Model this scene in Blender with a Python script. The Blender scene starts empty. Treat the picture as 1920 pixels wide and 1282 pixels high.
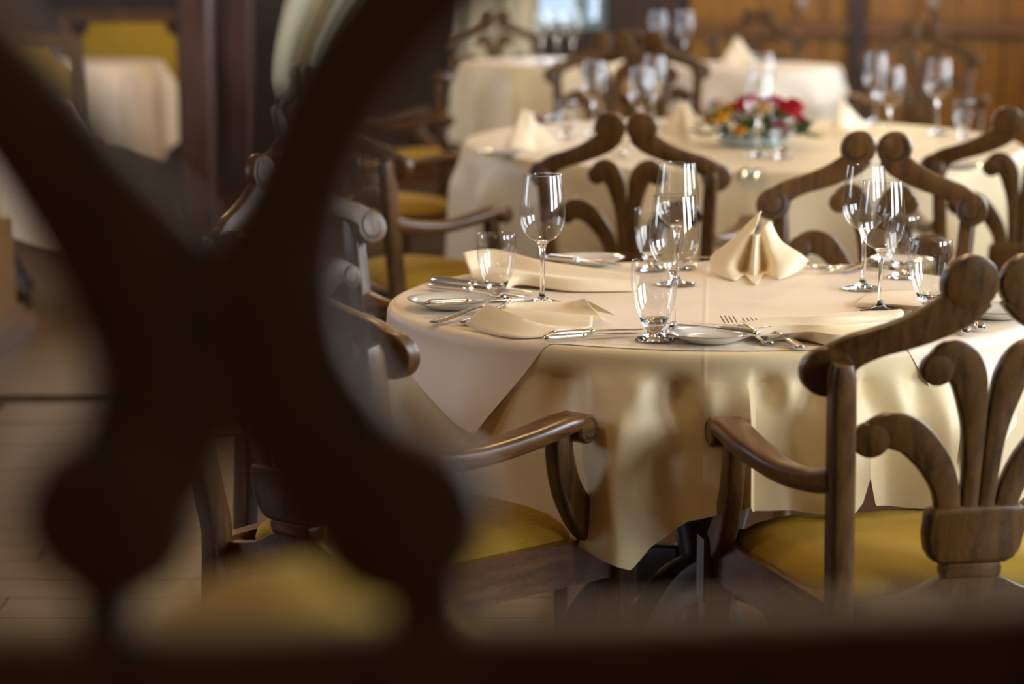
import bpy, bmesh, math, random
from mathutils import Vector, Matrix
random.seed(7)
C = bpy.context.scene.collection
SC = bpy.context.scene
rad = math.radians
PI = math.pi

# ------------------------------------------------------------------ camera
F = 4700.0
TILT = rad(9.08)
CAMZ = 1.352
cam = bpy.data.cameras.new('camera')
cam.lens = F / 1920 * 36
cam.sensor_width = 36
cam.clip_start = 0.02
cam.dof.use_dof = True
cam.dof.focus_distance = 3.98
cam.dof.aperture_fstop = 3.1
cam.dof.aperture_blades = 0
co = bpy.data.objects.new('camera', cam)
C.objects.link(co)
co.location = (0, 0, CAMZ)
co.rotation_euler = (PI / 2 - TILT, 0, 0)
SC.camera = co

# ------------------------------------------------------------------ world, exposure, light
SC.view_settings.view_transform = 'Standard'
SC.view_settings.look = 'None'
SC.view_settings.gamma = 1
SC.view_settings.use_curve_mapping = False
SC.view_settings.exposure = 0.34
SC.cycles.caustics_reflective = False
SC.cycles.caustics_refractive = False
SC.cycles.max_bounces = 10
SC.cycles.transparent_max_bounces = 24
w = bpy.data.worlds.new('sky')
SC.world = w
w.use_nodes = True
w.node_tree.nodes['Background'].inputs[0].default_value = (0.55, 0.72, 1.0, 1)
w.node_tree.nodes['Background'].inputs[1].default_value = 0.9

DAY = (0.86, 0.93, 1.0)
WARM = (1.0, 0.70, 0.36)


def area(name, loc, rot, sx, sy, power, col):
    l = bpy.data.lights.new(name, 'AREA')
    l.shape = 'RECTANGLE'
    l.size = sx
    l.size_y = sy
    l.energy = power
    l.color = col
    o = bpy.data.objects.new(name, l)
    o.location = loc
    o.rotation_euler = rot
    C.objects.link(o)
    return o


def bulb(name, loc, power, col, r=0.09):
    l = bpy.data.lights.new(name, 'POINT')
    l.energy = power
    l.color = col
    l.shadow_soft_size = r
    o = bpy.data.objects.new(name, l)
    o.location = loc
    C.objects.link(o)
    return o


WR, WL, WB, WF = 3.4, -4.0, 14.6, -2.6     # right, left, back and front wall planes
CEIL = 2.9
RIGHT_WIN = [(0.4, 1.8, 125), (2.4, 3.8, 90), (4.6, 6.0, 55), (6.8, 8.2, 52), (9.0, 10.4, 70), (11.2, 12.6, 50)]
LEFT_WIN = [(4.0, 5.3, 34), (9.8, 11.1, 75)]
for a, b, p in RIGHT_WIN:
    area('window_daylight', (WR + 0.09, (a + b) / 2, 1.75), (0, PI / 2, 0), 1.7, b - a, p, DAY)
for a, b, p in LEFT_WIN:
    area('window_daylight', (WL - 0.09, (a + b) / 2, 1.75), (0, -PI / 2, 0), 1.7, b - a, p, (0.78, 0.84, 1.0))
area('window_daylight', (0.2, WB + 0.09, 1.6), (PI / 2, 0, PI), 0.75, 1.5, 45, DAY)
for loc, p in (((0.3, 4.6, 2.45), 22), ((-0.9, -1.2, 2.3), 10), ((-1.2, 3.0, 2.45), 14), ((0.8, 7.6, 2.45), 14), ((-1.6, 8.6, 2.45), 24),  # second bulb is a fill added behind the camera to brighten the foreground chair
               ((2.0, 13.6, 2.3), 60), ((0.2, 11.2, 2.45), 14), ((-1.7, 12.0, 2.45), 24)):
    bulb('pendant_and_fill_bulb', loc, p, WARM)


def at(px, py, z):
    """the point at height z that the photograph shows at this pixel (camera calibration of the room)"""
    dx = (px - 960) / F
    dy = -(py - 641) / F
    c, s = math.cos(TILT), math.sin(TILT)
    d = Vector((dx, c + dy * s, -s + dy * c))
    t = (z - CAMZ) / d.z
    return Vector((0, 0, CAMZ)) + d * t


def on(px, py, Y):
    """the point of the upright plane at distance Y"""
    dx = (px - 960) / F
    dy = -(py - 641) / F
    c, s = math.cos(TILT), math.sin(TILT)
    d = Vector((dx, c + dy * s, -s + dy * c))
    return Vector((0, 0, CAMZ)) + d * (Y / d.y)


# ------------------------------------------------------------------ materials
def new_mat(name):
    m = bpy.data.materials.new(name)
    m.use_nodes = True
    nt = m.node_tree
    return m, nt, nt.nodes['Principled BSDF']


def plain(name, col, rough=0.5, metal=0.0, noise=0.0, nscale=30, bump=0.0, bscale=300, coat=0.0, sheen=0.0):
    m, nt, b = new_mat(name)
    b.inputs['Base Color'].default_value = (*col, 1)
    b.inputs['Roughness'].default_value = rough
    b.inputs['Metallic'].default_value = metal
    b.inputs['Coat Weight'].default_value = coat
    b.inputs['Coat Roughness'].default_value = 0.15
    b.inputs['Sheen Weight'].default_value = sheen
    tc = nt.nodes.new('ShaderNodeTexCoord')
    if noise:
        n = nt.nodes.new('ShaderNodeTexNoise')
        n.inputs['Scale'].default_value = nscale
        n.inputs['Detail'].default_value = 4
        nt.links.new(tc.outputs['Object'], n.inputs['Vector'])
        r = nt.nodes.new('ShaderNodeMix')
        r.data_type = 'RGBA'
        r.inputs[6].default_value = (*[c * (1 - noise) for c in col], 1)
        r.inputs[7].default_value = (*[min(1, c * (1 + noise)) for c in col], 1)
        nt.links.new(n.outputs['Fac'], r.inputs[0])
        nt.links.new(r.outputs[2], b.inputs['Base Color'])
    if bump:
        n = nt.nodes.new('ShaderNodeTexNoise')
        n.inputs['Scale'].default_value = bscale
        nt.links.new(tc.outputs['Object'], n.inputs['Vector'])
        bp = nt.nodes.new('ShaderNodeBump')
        bp.inputs['Strength'].default_value = bump
        bp.inputs['Distance'].default_value = 0.002
        nt.links.new(n.outputs['Fac'], bp.inputs['Height'])
        nt.links.new(bp.outputs[0], b.inputs['Normal'])
    return m


def wood(name, dark, light, rough=0.38, stretch=(18, 18, 1.6), coat=0.25, scale=3.0, bump=0.15):
    m, nt, b = new_mat(name)
    tc = nt.nodes.new('ShaderNodeTexCoord')
    mp = nt.nodes.new('ShaderNodeMapping')
    mp.inputs['Scale'].default_value = stretch
    nt.links.new(tc.outputs['Object'], mp.inputs[0])
    n = nt.nodes.new('ShaderNodeTexNoise')
    n.inputs['Scale'].default_value = scale
    n.inputs['Detail'].default_value = 7
    n.inputs['Roughness'].default_value = 0.62
    n.inputs['Distortion'].default_value = 0.6
    nt.links.new(mp.outputs[0], n.inputs['Vector'])
    f = nt.nodes.new('ShaderNodeTexNoise')
    f.inputs['Scale'].default_value = scale * 9
    f.inputs['Detail'].default_value = 3
    nt.links.new(mp.outputs[0], f.inputs['Vector'])
    ad = nt.nodes.new('ShaderNodeMath')
    ad.operation = 'MULTIPLY_ADD'
    ad.inputs[1].default_value = 0.45
    nt.links.new(f.outputs['Fac'], ad.inputs[0])
    nt.links.new(n.outputs['Fac'], ad.inputs[2])
    cr = nt.nodes.new('ShaderNodeValToRGB')
    cr.color_ramp.elements[0].position = 0.52
    cr.color_ramp.elements[0].color = (*dark, 1)
    cr.color_ramp.elements[1].position = 0.95
    cr.color_ramp.elements[1].color = (*light, 1)
    nt.links.new(ad.outputs[0], cr.inputs[0])
    nt.links.new(cr.outputs[0], b.inputs['Base Color'])
    b.inputs['Roughness'].default_value = rough
    b.inputs['Coat Weight'].default_value = coat
    b.inputs['Coat Roughness'].default_value = 0.18
    bp = nt.nodes.new('ShaderNodeBump')
    bp.inputs['Strength'].default_value = bump
    bp.inputs['Distance'].default_value = 0.001
    nt.links.new(ad.outputs[0], bp.inputs['Height'])
    nt.links.new(bp.outputs[0], b.inputs['Normal'])
    return m


def woven(name, c1, c2, scale=900, rough=0.85, bump=0.5, noise=0.12):
    """fine twill: two crossing waves"""
    m, nt, b = new_mat(name)
    tc = nt.nodes.new('ShaderNodeTexCoord')
    wv = nt.nodes.new('ShaderNodeTexWave')
    wv.bands_direction = 'DIAGONAL'
    wv.inputs['Scale'].default_value = scale / 6.28
    wv.inputs['Distortion'].default_value = 1.2
    wv.inputs['Detail'].default_value = 1
    nt.links.new(tc.outputs['Object'], wv.inputs['Vector'])
    n = nt.nodes.new('ShaderNodeTexNoise')
    n.inputs['Scale'].default_value = 420
    nt.links.new(tc.outputs['Object'], n.inputs['Vector'])
    mx = nt.nodes.new('ShaderNodeMath')
    mx.operation = 'MULTIPLY_ADD'
    mx.inputs[1].default_value = 0.5
    nt.links.new(wv.outputs['Fac'], mx.inputs[0])
    ml = nt.nodes.new('ShaderNodeMath')
    ml.operation = 'MULTIPLY'
    ml.inputs[1].default_value = 0.5
    nt.links.new(n.outputs['Fac'], ml.inputs[0])
    nt.links.new(ml.outputs[0], mx.inputs[2])
    r = nt.nodes.new('ShaderNodeMix')
    r.data_type = 'RGBA'
    r.inputs[6].default_value = (*c1, 1)
    r.inputs[7].default_value = (*c2, 1)
    nt.links.new(mx.outputs[0], r.inputs[0])
    nt.links.new(r.outputs[2], b.inputs['Base Color'])
    b.inputs['Roughness'].default_value = rough
    b.inputs['Sheen Weight'].default_value = 0.0
    bp = nt.nodes.new('ShaderNodeBump')
    bp.inputs['Strength'].default_value = bump
    bp.inputs['Distance'].default_value = 0.0006
    nt.links.new(mx.outputs[0], bp.inputs['Height'])
    nt.links.new(bp.outputs[0], b.inputs['Normal'])
    return m


def linen(name, col, creases=(), rough=0.5):
    """smooth tablecloth damask: faint weave, soft wrinkles and ironed crease lines along object x / y"""
    m, nt, b = new_mat(name)
    b.inputs['Roughness'].default_value = rough
    b.inputs['Base Color'].default_value = (*col, 1)
    b.inputs['Sheen Weight'].default_value = 0.1
    tc = nt.nodes.new('ShaderNodeTexCoord')
    n = nt.nodes.new('ShaderNodeTexNoise')
    n.inputs['Scale'].default_value = 9
    n.inputs['Detail'].default_value = 3
    nt.links.new(tc.outputs['Object'], n.inputs['Vector'])
    h = nt.nodes.new('ShaderNodeMath')
    h.operation = 'MULTIPLY'
    h.inputs[1].default_value = 0.35
    nt.links.new(n.outputs['Fac'], h.inputs[0])
    last = h.outputs[0]
    sp = nt.nodes.new('ShaderNodeSeparateXYZ')
    rot = nt.nodes.new('ShaderNodeMapping')
    rot.inputs['Rotation'].default_value = (0, 0, 0.08)
    nt.links.new(tc.outputs['Object'], rot.inputs[0])
    nt.links.new(rot.outputs[0], sp.inputs[0])
    for axis, pos in creases:
        d = nt.nodes.new('ShaderNodeMath')
        d.operation = 'SUBTRACT'
        d.inputs[1].default_value = pos
        nt.links.new(sp.outputs[axis], d.inputs[0])
        ab = nt.nodes.new('ShaderNodeMath')
        ab.operation = 'ABSOLUTE'
        nt.links.new(d.outputs[0], ab.inputs[0])
        mr = nt.nodes.new('ShaderNodeMapRange')
        mr.interpolation_type = 'SMOOTHSTEP'
        mr.inputs[1].default_value = 0
        mr.inputs[2].default_value = 0.006
        mr.inputs[3].default_value = 0.16
        mr.inputs[4].default_value = 0
        nt.links.new(ab.outputs[0], mr.inputs[0])
        s = nt.nodes.new('ShaderNodeMath')
        s.operation = 'ADD'
        nt.links.new(last, s.inputs[0])
        nt.links.new(mr.outputs[0], s.inputs[1])
        last = s.outputs[0]
    bp = nt.nodes.new('ShaderNodeBump')
    bp.inputs['Strength'].default_value = 0.5
    bp.inputs['Distance'].default_value = 0.006
    nt.links.new(last, bp.inputs['Height'])
    nt.links.new(bp.outputs[0], b.inputs['Normal'])
    return m


def thin_glass(name):
    """a blown glass wall as one surface: clear straight through, Fresnel reflection on top"""
    m = bpy.data.materials.new(name)
    m.use_nodes = True
    nt = m.node_tree
    nt.nodes.clear()
    out = nt.nodes.new('ShaderNodeOutputMaterial')
    tr = nt.nodes.new('ShaderNodeBsdfTransparent')
    tr.inputs[0].default_value = (0.985, 0.99, 0.985, 1)
    gl = nt.nodes.new('ShaderNodeBsdfGlossy')
    gl.inputs['Roughness'].default_value = 0.02
    lw = nt.nodes.new('ShaderNodeLayerWeight')
    lw.inputs[0].default_value = 0.5
    mr = nt.nodes.new('ShaderNodeMath')
    mr.operation = 'POWER'
    mr.inputs[1].default_value = 3.6
    nt.links.new(lw.outputs['Facing'], mr.inputs[0])
    ma = nt.nodes.new('ShaderNodeMath')
    ma.operation = 'MULTIPLY_ADD'
    ma.inputs[1].default_value = 0.75
    ma.inputs[2].default_value = 0.10
    nt.links.new(mr.outputs[0], ma.inputs[0])
    mix = nt.nodes.new('ShaderNodeMixShader')
    nt.links.new(ma.outputs[0], mix.inputs[0])
    nt.links.new(tr.outputs[0], mix.inputs[1])
    nt.links.new(gl.outputs[0], mix.inputs[2])
    nt.links.new(mix.outputs[0], out.inputs[0])
    return m


def solid_glass(name):
    m, nt, b = new_mat(name)
    b.inputs['Base Color'].default_value = (1, 1, 1, 1)
    b.inputs['Transmission Weight'].default_value = 1
    b.inputs['Roughness'].default_value = 0.0
    b.inputs['IOR'].default_value = 1.5
    return m


OAK = wood('varnished_oak', (0.036, 0.0155, 0.0033), (0.168, 0.078, 0.017), coat=0.12)
OAKF = wood('dark_waxed_oak', (0.045, 0.022, 0.006), (0.12, 0.058, 0.018), rough=0.6, coat=0.0)
OAKX = wood('varnished_oak_lengthwise', (0.045, 0.017, 0.004), (0.22, 0.092, 0.020), stretch=(18, 1.6, 18), coat=0.4, rough=0.32)
GROOVE_SHADE = plain('groove_shade', (0.006, 0.003, 0.0015), 0.6)  # near-black colour stands in for the shade inside the carved scroll grooves
PANEL = wood('honey_panelling', (0.16, 0.072, 0.005), (0.36, 0.18, 0.018), rough=0.4, stretch=(9, 9, 0.8), coat=0.1)
PANELH = wood('honey_rail', (0.11, 0.046, 0.007), (0.25, 0.115, 0.02), rough=0.35, stretch=(0.8, 9, 9), coat=0.2)
BROWN = wood('dark_stained_timber', (0.012, 0.006, 0.004), (0.05, 0.024, 0.014), rough=0.45, stretch=(12, 12, 1))
PILLARW = wood('red_brown_timber', (0.045, 0.02, 0.014), (0.13, 0.06, 0.04), rough=0.35, stretch=(12, 12, 1), coat=0.3)
FLOORW = wood('floor_oak', (0.05, 0.02, 0.007), (0.13, 0.058, 0.02), rough=0.35, stretch=(1.2, 14, 14), coat=0.2)
FABRIC = woven('mustard_twill', (0.26, 0.155, 0.005), (0.60, 0.39, 0.035))
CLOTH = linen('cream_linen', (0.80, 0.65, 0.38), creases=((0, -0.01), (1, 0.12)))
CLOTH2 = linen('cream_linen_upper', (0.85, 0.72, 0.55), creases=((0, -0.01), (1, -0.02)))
NAPK = linen('cream_napkin', (0.90, 0.76, 0.53))
GLASSW = thin_glass('blown_glass')
GLASS = solid_glass('solid_glass')
SILVER = plain('polished_silver', (0.86, 0.83, 0.78), 0.13, 1.0)
PORC = plain('white_porcelain', (0.80, 0.80, 0.76), 0.12, coat=0.6)
GOLDRIM = plain('grey_rim', (0.25, 0.25, 0.24), 0.3, 0.3)
PLASTER = plain('cream_plaster', (0.55, 0.47, 0.33), 0.9, noise=0.06, nscale=3)
CEILM = plain('ceiling_board', (0.30, 0.20, 0.11), 0.8, noise=0.1)
FRAMEW = plain('window_paint', (0.62, 0.66, 0.68), 0.5)
FRAMEB = plain('window_blue_grey', (0.20, 0.29, 0.33), 0.5)
CURT = plain('cream_curtain', (0.62, 0.60, 0.44), 0.9, bump=0.2)
LEAFM = plain('leaf_green', (0.045, 0.10, 0.025), 0.5, noise=0.5, nscale=20)
REDM = plain('red_petal', (0.55, 0.01, 0.025), 0.6)
PINKM = plain('pink_petal', (0.60, 0.06, 0.16), 0.6)
YELM = plain('yellow_petal', (0.80, 0.42, 0.02), 0.6)
IRON = plain('dark_iron', (0.02, 0.016, 0.013), 0.5, 0.4)


# ------------------------------------------------------------------ mesh helpers
class MB:
    def __init__(s):
        s.v = []
        s.f = []

    def add(s, vs, fs):
        o = len(s.v)
        s.v += [tuple(p) for p in vs]
        s.f += [tuple(i + o for i in f) for f in fs]

    def box(s, c, d, rz=0.0, top=1.0):
        x, y, z = d[0] / 2, d[1] / 2, d[2] / 2
        ca, sa = math.cos(rz), math.sin(rz)
        vs = []
        for k, t in ((-z, 1.0), (z, top)):
            for i, j in ((-x, -y), (x, -y), (x, y), (-x, y)):
                i *= t
                j *= t
                vs.append((c[0] + i * ca - j * sa, c[1] + i * sa + j * ca, c[2] + k))
        s.add(vs, [(3, 2, 1, 0), (4, 5, 6, 7), (0, 1, 5, 4), (1, 2, 6, 5), (2, 3, 7, 6), (3, 0, 4, 7)])

    def bar(s, a, b, w, h, up=Vector((0, 0, 1))):
        a, b = Vector(a), Vector(b)
        t = (b - a).normalized()
        sd = t.cross(up).normalized()
        u = sd.cross(t)
        vs = []
        for p in (a, b):
            for i, j in ((-1, -1), (1, -1), (1, 1), (-1, 1)):
                vs.append(p + sd * (i * w / 2) + u * (j * h / 2))
        s.add(vs, [(3, 2, 1, 0), (4, 5, 6, 7), (0, 1, 5, 4), (1, 2, 6, 5), (2, 3, 7, 6), (3, 0, 4, 7)])

    def lathe(s, prof, n=32, c=(0, 0, 0), sx=1.0, sy=1.0, axis='z'):
        vs = []
        idx = []
        for r, z in prof:
            row = []
            if r < 1e-6:
                row = [len(vs)] * n
                vs.append((0, 0, z))
            else:
                for k in range(n):
                    a = 2 * PI * k / n
                    row.append(len(vs))
                    vs.append((r * math.cos(a) * sx, r * math.sin(a) * sy, z))
            idx.append(row)
        if axis == 'x':
            vs = [(z, x, y) for x, y, z in vs]
        if axis == 'y':
            vs = [(y, z, x) for x, y, z in vs]
        vs = [(x + c[0], y + c[1], z + c[2]) for x, y, z in vs]
        fs = []
        for i in range(len(prof) - 1):
            for k in range(n):
                q = (idx[i][k], idx[i][(k + 1) % n], idx[i + 1][(k + 1) % n], idx[i + 1][k])
                q = tuple(dict.fromkeys(q))
                if len(q) > 2:
                    fs.append(q)
        s.add(vs, fs)

    def rings(s, rings, close=True, caps=True):
        n = len(rings[0])
        vs = [p for r in rings for p in r]
        fs = []
        for i in range(len(rings) - 1):
            for k in range(n if close else n - 1):
                k2 = (k + 1) % n
                fs.append((i * n + k, i * n + k2, (i + 1) * n + k2, (i + 1) * n + k))
        if caps:
            fs.append(tuple(range(n - 1, -1, -1)))
            fs.append(tuple((len(rings) - 1) * n + k for k in range(n)))
        s.add(vs, fs)

    def sweep(s, pts, up, hw, ht, n=12, p=0.5):
        """rounded bar along 3-D points; hw across, ht along 'up'; lists or numbers"""
        pts = [Vector(q) for q in pts]
        N = len(pts)
        rg = []
        for i, q in enumerate(pts):
            t = (pts[min(i + 1, N - 1)] - pts[max(i - 1, 0)]).normalized()
            sd = t.cross(Vector(up)).normalized()
            u = sd.cross(t)
            w_ = hw[i] if isinstance(hw, (list, tuple)) else hw
            h_ = ht[i] if isinstance(ht, (list, tuple)) else ht
            ring = []
            for k in range(n):
                a = 2 * PI * (k + 0.5) / n
                cx, cy = math.cos(a), math.sin(a)
                ring.append(q + sd * (w_ * math.copysign(abs(cx) ** p, cx)) + u * (h_ * math.copysign(abs(cy) ** p, cy)))
            rg.append(ring)
        s.rings(rg)

    def build(s, name, mat, parent=None, smooth=True, recalc=True):
        me = bpy.data.meshes.new(name)
        me.from_pydata(s.v, [], s.f)
        if recalc:
            bm = bmesh.new()
            bm.from_mesh(me)
            bmesh.ops.recalc_face_normals(bm, faces=bm.faces)
            bm.to_mesh(me)
            bm.free()
        me.materials.append(mat)
        if smooth:
            me.shade_smooth()
            try:
                me.set_sharp_from_angle(angle=rad(42))
            except Exception:
                pass
        o = bpy.data.objects.new(name, me)
        C.objects.link(o)
        if parent:
            o.parent = parent
        return o


def thing(name, label, cat, loc=(0, 0, 0), rz=0.0, group=None):
    o = bpy.data.objects.new(name, None)
    o.empty_display_size = 0.05
    C.objects.link(o)
    o.location = loc
    o.rotation_euler = (0, 0, rz)
    return tag(o, label, cat, group)


def tag(o, label, cat, group=None):
    o['label'] = label
    o['category'] = cat
    if group:
        o['group'] = group
    return o


def struct(o):
    o['kind'] = 'structure'
    return o


def copy_tree(o, parent=None):
    c = o.copy()
    C.objects.link(c)
    if parent:
        c.parent = parent
    for ch in list(o.children):
        copy_tree(ch, c)
    return c


def smooth_path(pts, n=6):
    """Catmull-Rom through tuples of any length"""
    out = []
    P = [pts[0]] + list(pts) + [pts[-1]]
    for i in range(1, len(P) - 2):
        for k in range(n):
            t = k / n
            out.append(tuple(0.5 * (2 * b + (c - a) * t + (2 * a - 5 * b + 4 * c - d) * t * t + (3 * b - a - 3 * c + d) * t ** 3)
                             for a, b, c, d in zip(P[i - 1], P[i], P[i + 1], P[i + 2])))
    out.append(tuple(pts[-1]))
    return out


# flat carved boards: limbs, discs, plates drawn in (u, z) and bent by a mapping M(u, z, w) -> xyz
def limb(mb, path, th, M, n=6, bev=0.004):
    pts = smooth_path(path, n)
    N = len(pts)
    rg = []
    for i, (u, z, hw) in enumerate(pts):
        a, b = pts[max(i - 1, 0)], pts[min(i + 1, N - 1)]
        tx, tz = b[0] - a[0], b[1] - a[1]
        l = math.hypot(tx, tz) or 1
        nx, nz = -tz / l, tx / l
        prof = [(hw - bev, th), (hw - 0.3 * bev, th - 0.3 * bev), (hw, th - bev), (hw, -th + bev), (hw - 0.3 * bev, -th + 0.3 * bev), (hw - bev, -th)]
        prof += [(-x, y) for x, y in reversed(prof)]
        rg.append([M(u + nx * x, z + nz * x, y) for x, y in prof])
    mb.rings(rg)


def disc(mb, u, z, r, th, M, n=24, bev=0.004):
    rg = []
    for rr, ww in ((r - bev, th), (r - 0.3 * bev, th - 0.3 * bev), (r, th - bev), (r, -th + bev), (r - 0.3 * bev, -th + 0.3 * bev), (r - bev, -th)):
        rg.append([M(u + rr * math.cos(2 * PI * k / n), z + rr * math.sin(2 * PI * k / n), ww) for k in range(n)])
    mb.rings(rg)


def plate(mb, outline, th, M, bev=0.005):
    N = len(outline)

    def inset(d):
        res = []
        for i in range(N):
            a, b, c = outline[i - 1], outline[i], outline[(i + 1) % N]
            tx, tz = c[0] - a[0], c[1] - a[1]
            l = math.hypot(tx, tz) or 1
            res.append((b[0] - d * tz / l, b[1] + d * tx / l))
        return res
    rg = []
    for d, ww in ((bev, th), (0.3 * bev, th - 0.3 * bev), (0, th - bev), (0, -th + bev), (0.3 * bev, -th + 0.3 * bev), (bev, -th)):
        rg.append([M(u, z, ww) for u, z in inset(d)])
    mb.rings(rg)


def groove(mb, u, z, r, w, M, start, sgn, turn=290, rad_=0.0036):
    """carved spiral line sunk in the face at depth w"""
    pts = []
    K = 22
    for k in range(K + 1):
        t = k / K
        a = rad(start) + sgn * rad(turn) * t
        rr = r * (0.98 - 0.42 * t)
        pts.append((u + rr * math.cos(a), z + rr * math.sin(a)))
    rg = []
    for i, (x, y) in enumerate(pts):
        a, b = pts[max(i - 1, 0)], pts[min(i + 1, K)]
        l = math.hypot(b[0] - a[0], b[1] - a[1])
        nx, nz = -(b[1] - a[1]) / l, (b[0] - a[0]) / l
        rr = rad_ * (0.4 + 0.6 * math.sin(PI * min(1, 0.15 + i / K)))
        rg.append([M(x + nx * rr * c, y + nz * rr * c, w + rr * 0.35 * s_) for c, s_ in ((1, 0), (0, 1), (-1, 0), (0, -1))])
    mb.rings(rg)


# ------------------------------------------------------------------ the room shell
FLOOR_Z = 0.0
fl = MB()
fl.box(((WL + WR) / 2, (WF + WB) / 2, -0.06), (WR - WL + 0.6, WB - WF + 0.6, 0.1))
floor = struct(fl.build('floor', plain('dark_subfloor', (0.02, 0.01, 0.006), 0.8), smooth=False))
pm = None
i = 0
for row in range(30):                      # boards run across the view in the part of the floor that can be seen
    y = 2.6 + row * 0.16
    x = -2.4 + (row % 3) * 0.45
    while x < 1.9:
        L = 1.35
        if pm is None:
            b = MB()
            b.box((0, 0, 0), (L - 0.004, 0.156, 0.02))
            o = b.build('floor_board', FLOORW, floor, smooth=False)
            pm = o
        else:
            o = pm.copy()
            C.objects.link(o)
            o.parent = floor
        o.location = (x + L / 2, y, -0.0105 + random.uniform(-0.0006, 0.0004))
        o.rotation_euler = (0, 0, PI if random.random() < 0.5 else 0)
        x += L
        i += 1
b = MB()
b.box(((WL + WR) / 2, (7.45 + WB) / 2, -0.0055), (WR - WL, WB - 7.45, 0.01))
struct(b.build('floor_far', FLOORW, smooth=False))
b = MB()
b.box((0, -0.6, 0.275), (5.4, 4.0, 0.548))
b.box((0, 1.395, 0.565), (5.4, 0.03, 0.03))
struct(b.build('floor_raised_gallery', FLOORW, smooth=False))
b = MB()
b.box((1.3, 11.75, 0.04), (4.0, 5.66, 0.078))
struct(b.build('floor_back_step', FLOORW, smooth=False))
b = MB()
b.box(((WL + WR) / 2, (WF + WB) / 2, CEIL + 0.05), (WR - WL + 0.6, WB - WF + 0.6, 0.1))
struct(b.build('ceiling', CEILM, smooth=False))


def pierced_wall(name, X, wins, thick, outward, mat):
    b = MB()
    xc = X + outward * thick / 2
    z0, z1 = 0.9, 2.6
    b.box((xc, (WF + WB) / 2, z0 / 2), (thick, WB - WF, z0))
    b.box((xc, (WF + WB) / 2, (z1 + CEIL) / 2), (thick, WB - WF, CEIL - z1))
    e = [WF] + [v for a in wins for v in a[:2]] + [WB]
    for k in range(0, len(e), 2):
        b.box((xc, (e[k] + e[k + 1]) / 2, (z0 + z1) / 2), (thick, e[k + 1] - e[k], z1 - z0))
    return struct(b.build(name, mat, smooth=False))


pierced_wall('wall_right', WR, RIGHT_WIN, 0.16, 1, PLASTER)
pierced_wall('wall_left', WL, LEFT_WIN, 0.16, -1, BROWN)
b = MB()
b.box(((WL + WR) / 2, WF - 0.08, CEIL / 2), (WR - WL, 0.16, CEIL))
struct(b.build('wall_front', BROWN, smooth=False))
# back wall with one window opening from x -0.25 to 0.65
b = MB()
for x0, x1, z0, z1 in ((WL, -0.25, 0, CEIL), (0.55, WR, 0, CEIL), (-0.25, 0.55, 0, 0.85), (-0.25, 0.55, 2.35, CEIL)):
    b.box(((x0 + x1) / 2, WB + 0.08, (z0 + z1) / 2), (x1 - x0, 0.16, z1 - z0))
wall_back = struct(b.build('wall_back', BROWN, smooth=False))
wn = 0
for X, wins, sg in ((WR, RIGHT_WIN, 1), (WL, LEFT_WIN, -1)):
    for a, c, _ in wins:
        wn += 1
        f = MB()
        for y in (a + 0.03, c - 0.03):
            f.box((X + sg * 0.03, y, 1.75), (0.06, 0.06, 1.7))
        for z in (0.93, 2.57):
            f.box((X + sg * 0.03, (a + c) / 2, z), (0.06, c - a - 0.12, 0.06))
        o = struct(f.build('window_%d' % wn, FRAMEW, smooth=False))
        for k in (1, 2):
            m_ = MB()
            m_.box((X + sg * 0.03, a + (c - a) * k / 3, 1.75), (0.045, 0.045, 1.58))
            m_.build('mullion', FRAMEW, o, smooth=False)
        m_ = MB()
        m_.box((X + sg * 0.03, (a + c) / 2, 2.1), (0.036, c - a - 0.12, 0.036))
        m_.build('transom', FRAMEW, o, smooth=False)
f = MB()
for x in (-0.22, 0.52):
    f.box((x, WB + 0.02, 1.6), (0.06, 0.1, 1.5))
for z in (0.88, 2.32):
    f.box((0.15, WB + 0.02, z), (0.68, 0.1, 0.06))
o = struct(f.build('window_%d' % (wn + 1), FRAMEB, smooth=False))
m_ = MB()
m_.box((0.40, WB + 0.02, 1.6), (0.09, 0.06, 1.38))
m_.build('mullion', FRAMEB, o, smooth=False)

# honey coloured panelling of the back wall, right side: frame pieces and recessed boards
px_ = 0.95
b = MB()
b.box((2.2, WB - 0.03, 0.86), (2.4, 0.06, 0.07))
pan = struct(b.build('trim_dado_rail', PANELH, smooth=False))
k = 0
edges = [1.02, 1.42, 1.80, 2.06, 2.32, 2.58, 2.84, 3.1, 3.36]
for x0, x1 in zip(edges[:-1], edges[1:]):
    b = MB()
    b.box(((x0 + x1) / 2, WB - 0.012, 0.41), (x1 - x0 - 0.012, 0.022, 0.82))
    b.build('lower_board', PANEL, pan, smooth=False)
    b = MB()
    b.box(((x0 + x1) / 2, WB - 0.012, 1.45), (x1 - x0 - 0.012, 0.022, 1.1))
    b.build('upper_board', PANEL, pan, smooth=False)
for x in (1.94,):
    b = MB()
    b.box((x + 0.05, WB - 0.035, 1.2), (0.1, 0.07, 2.4))
    b.build('stile', BROWN, pan, smooth=False)
for x in (1.66, 2.41):
    b = MB()
    b.lathe([(0, -0.05), (0.03, -0.045), (0.036, -0.03), (0.02, -0.01), (0.02, 0.03), (0, 0.03)], 16, (x, WB - 0.06, 1.0), axis='y')
    tag(b.build('coat_knob', plain('grey_knob', (0.3, 0.27, 0.28), 0.3), None),
        'round grey knob on the panelling, ' + ('left of the dark post' if x < 2 else 'right of the dark post'), 'knob', 'knobs on the back panelling')
# dark doorway leaf next to the window
b = MB()
b.box((0.77, WB - 0.03, 1.05), (0.42, 0.06, 2.1))
struct(b.build('trim_window_pier', BROWN, smooth=False))
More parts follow.
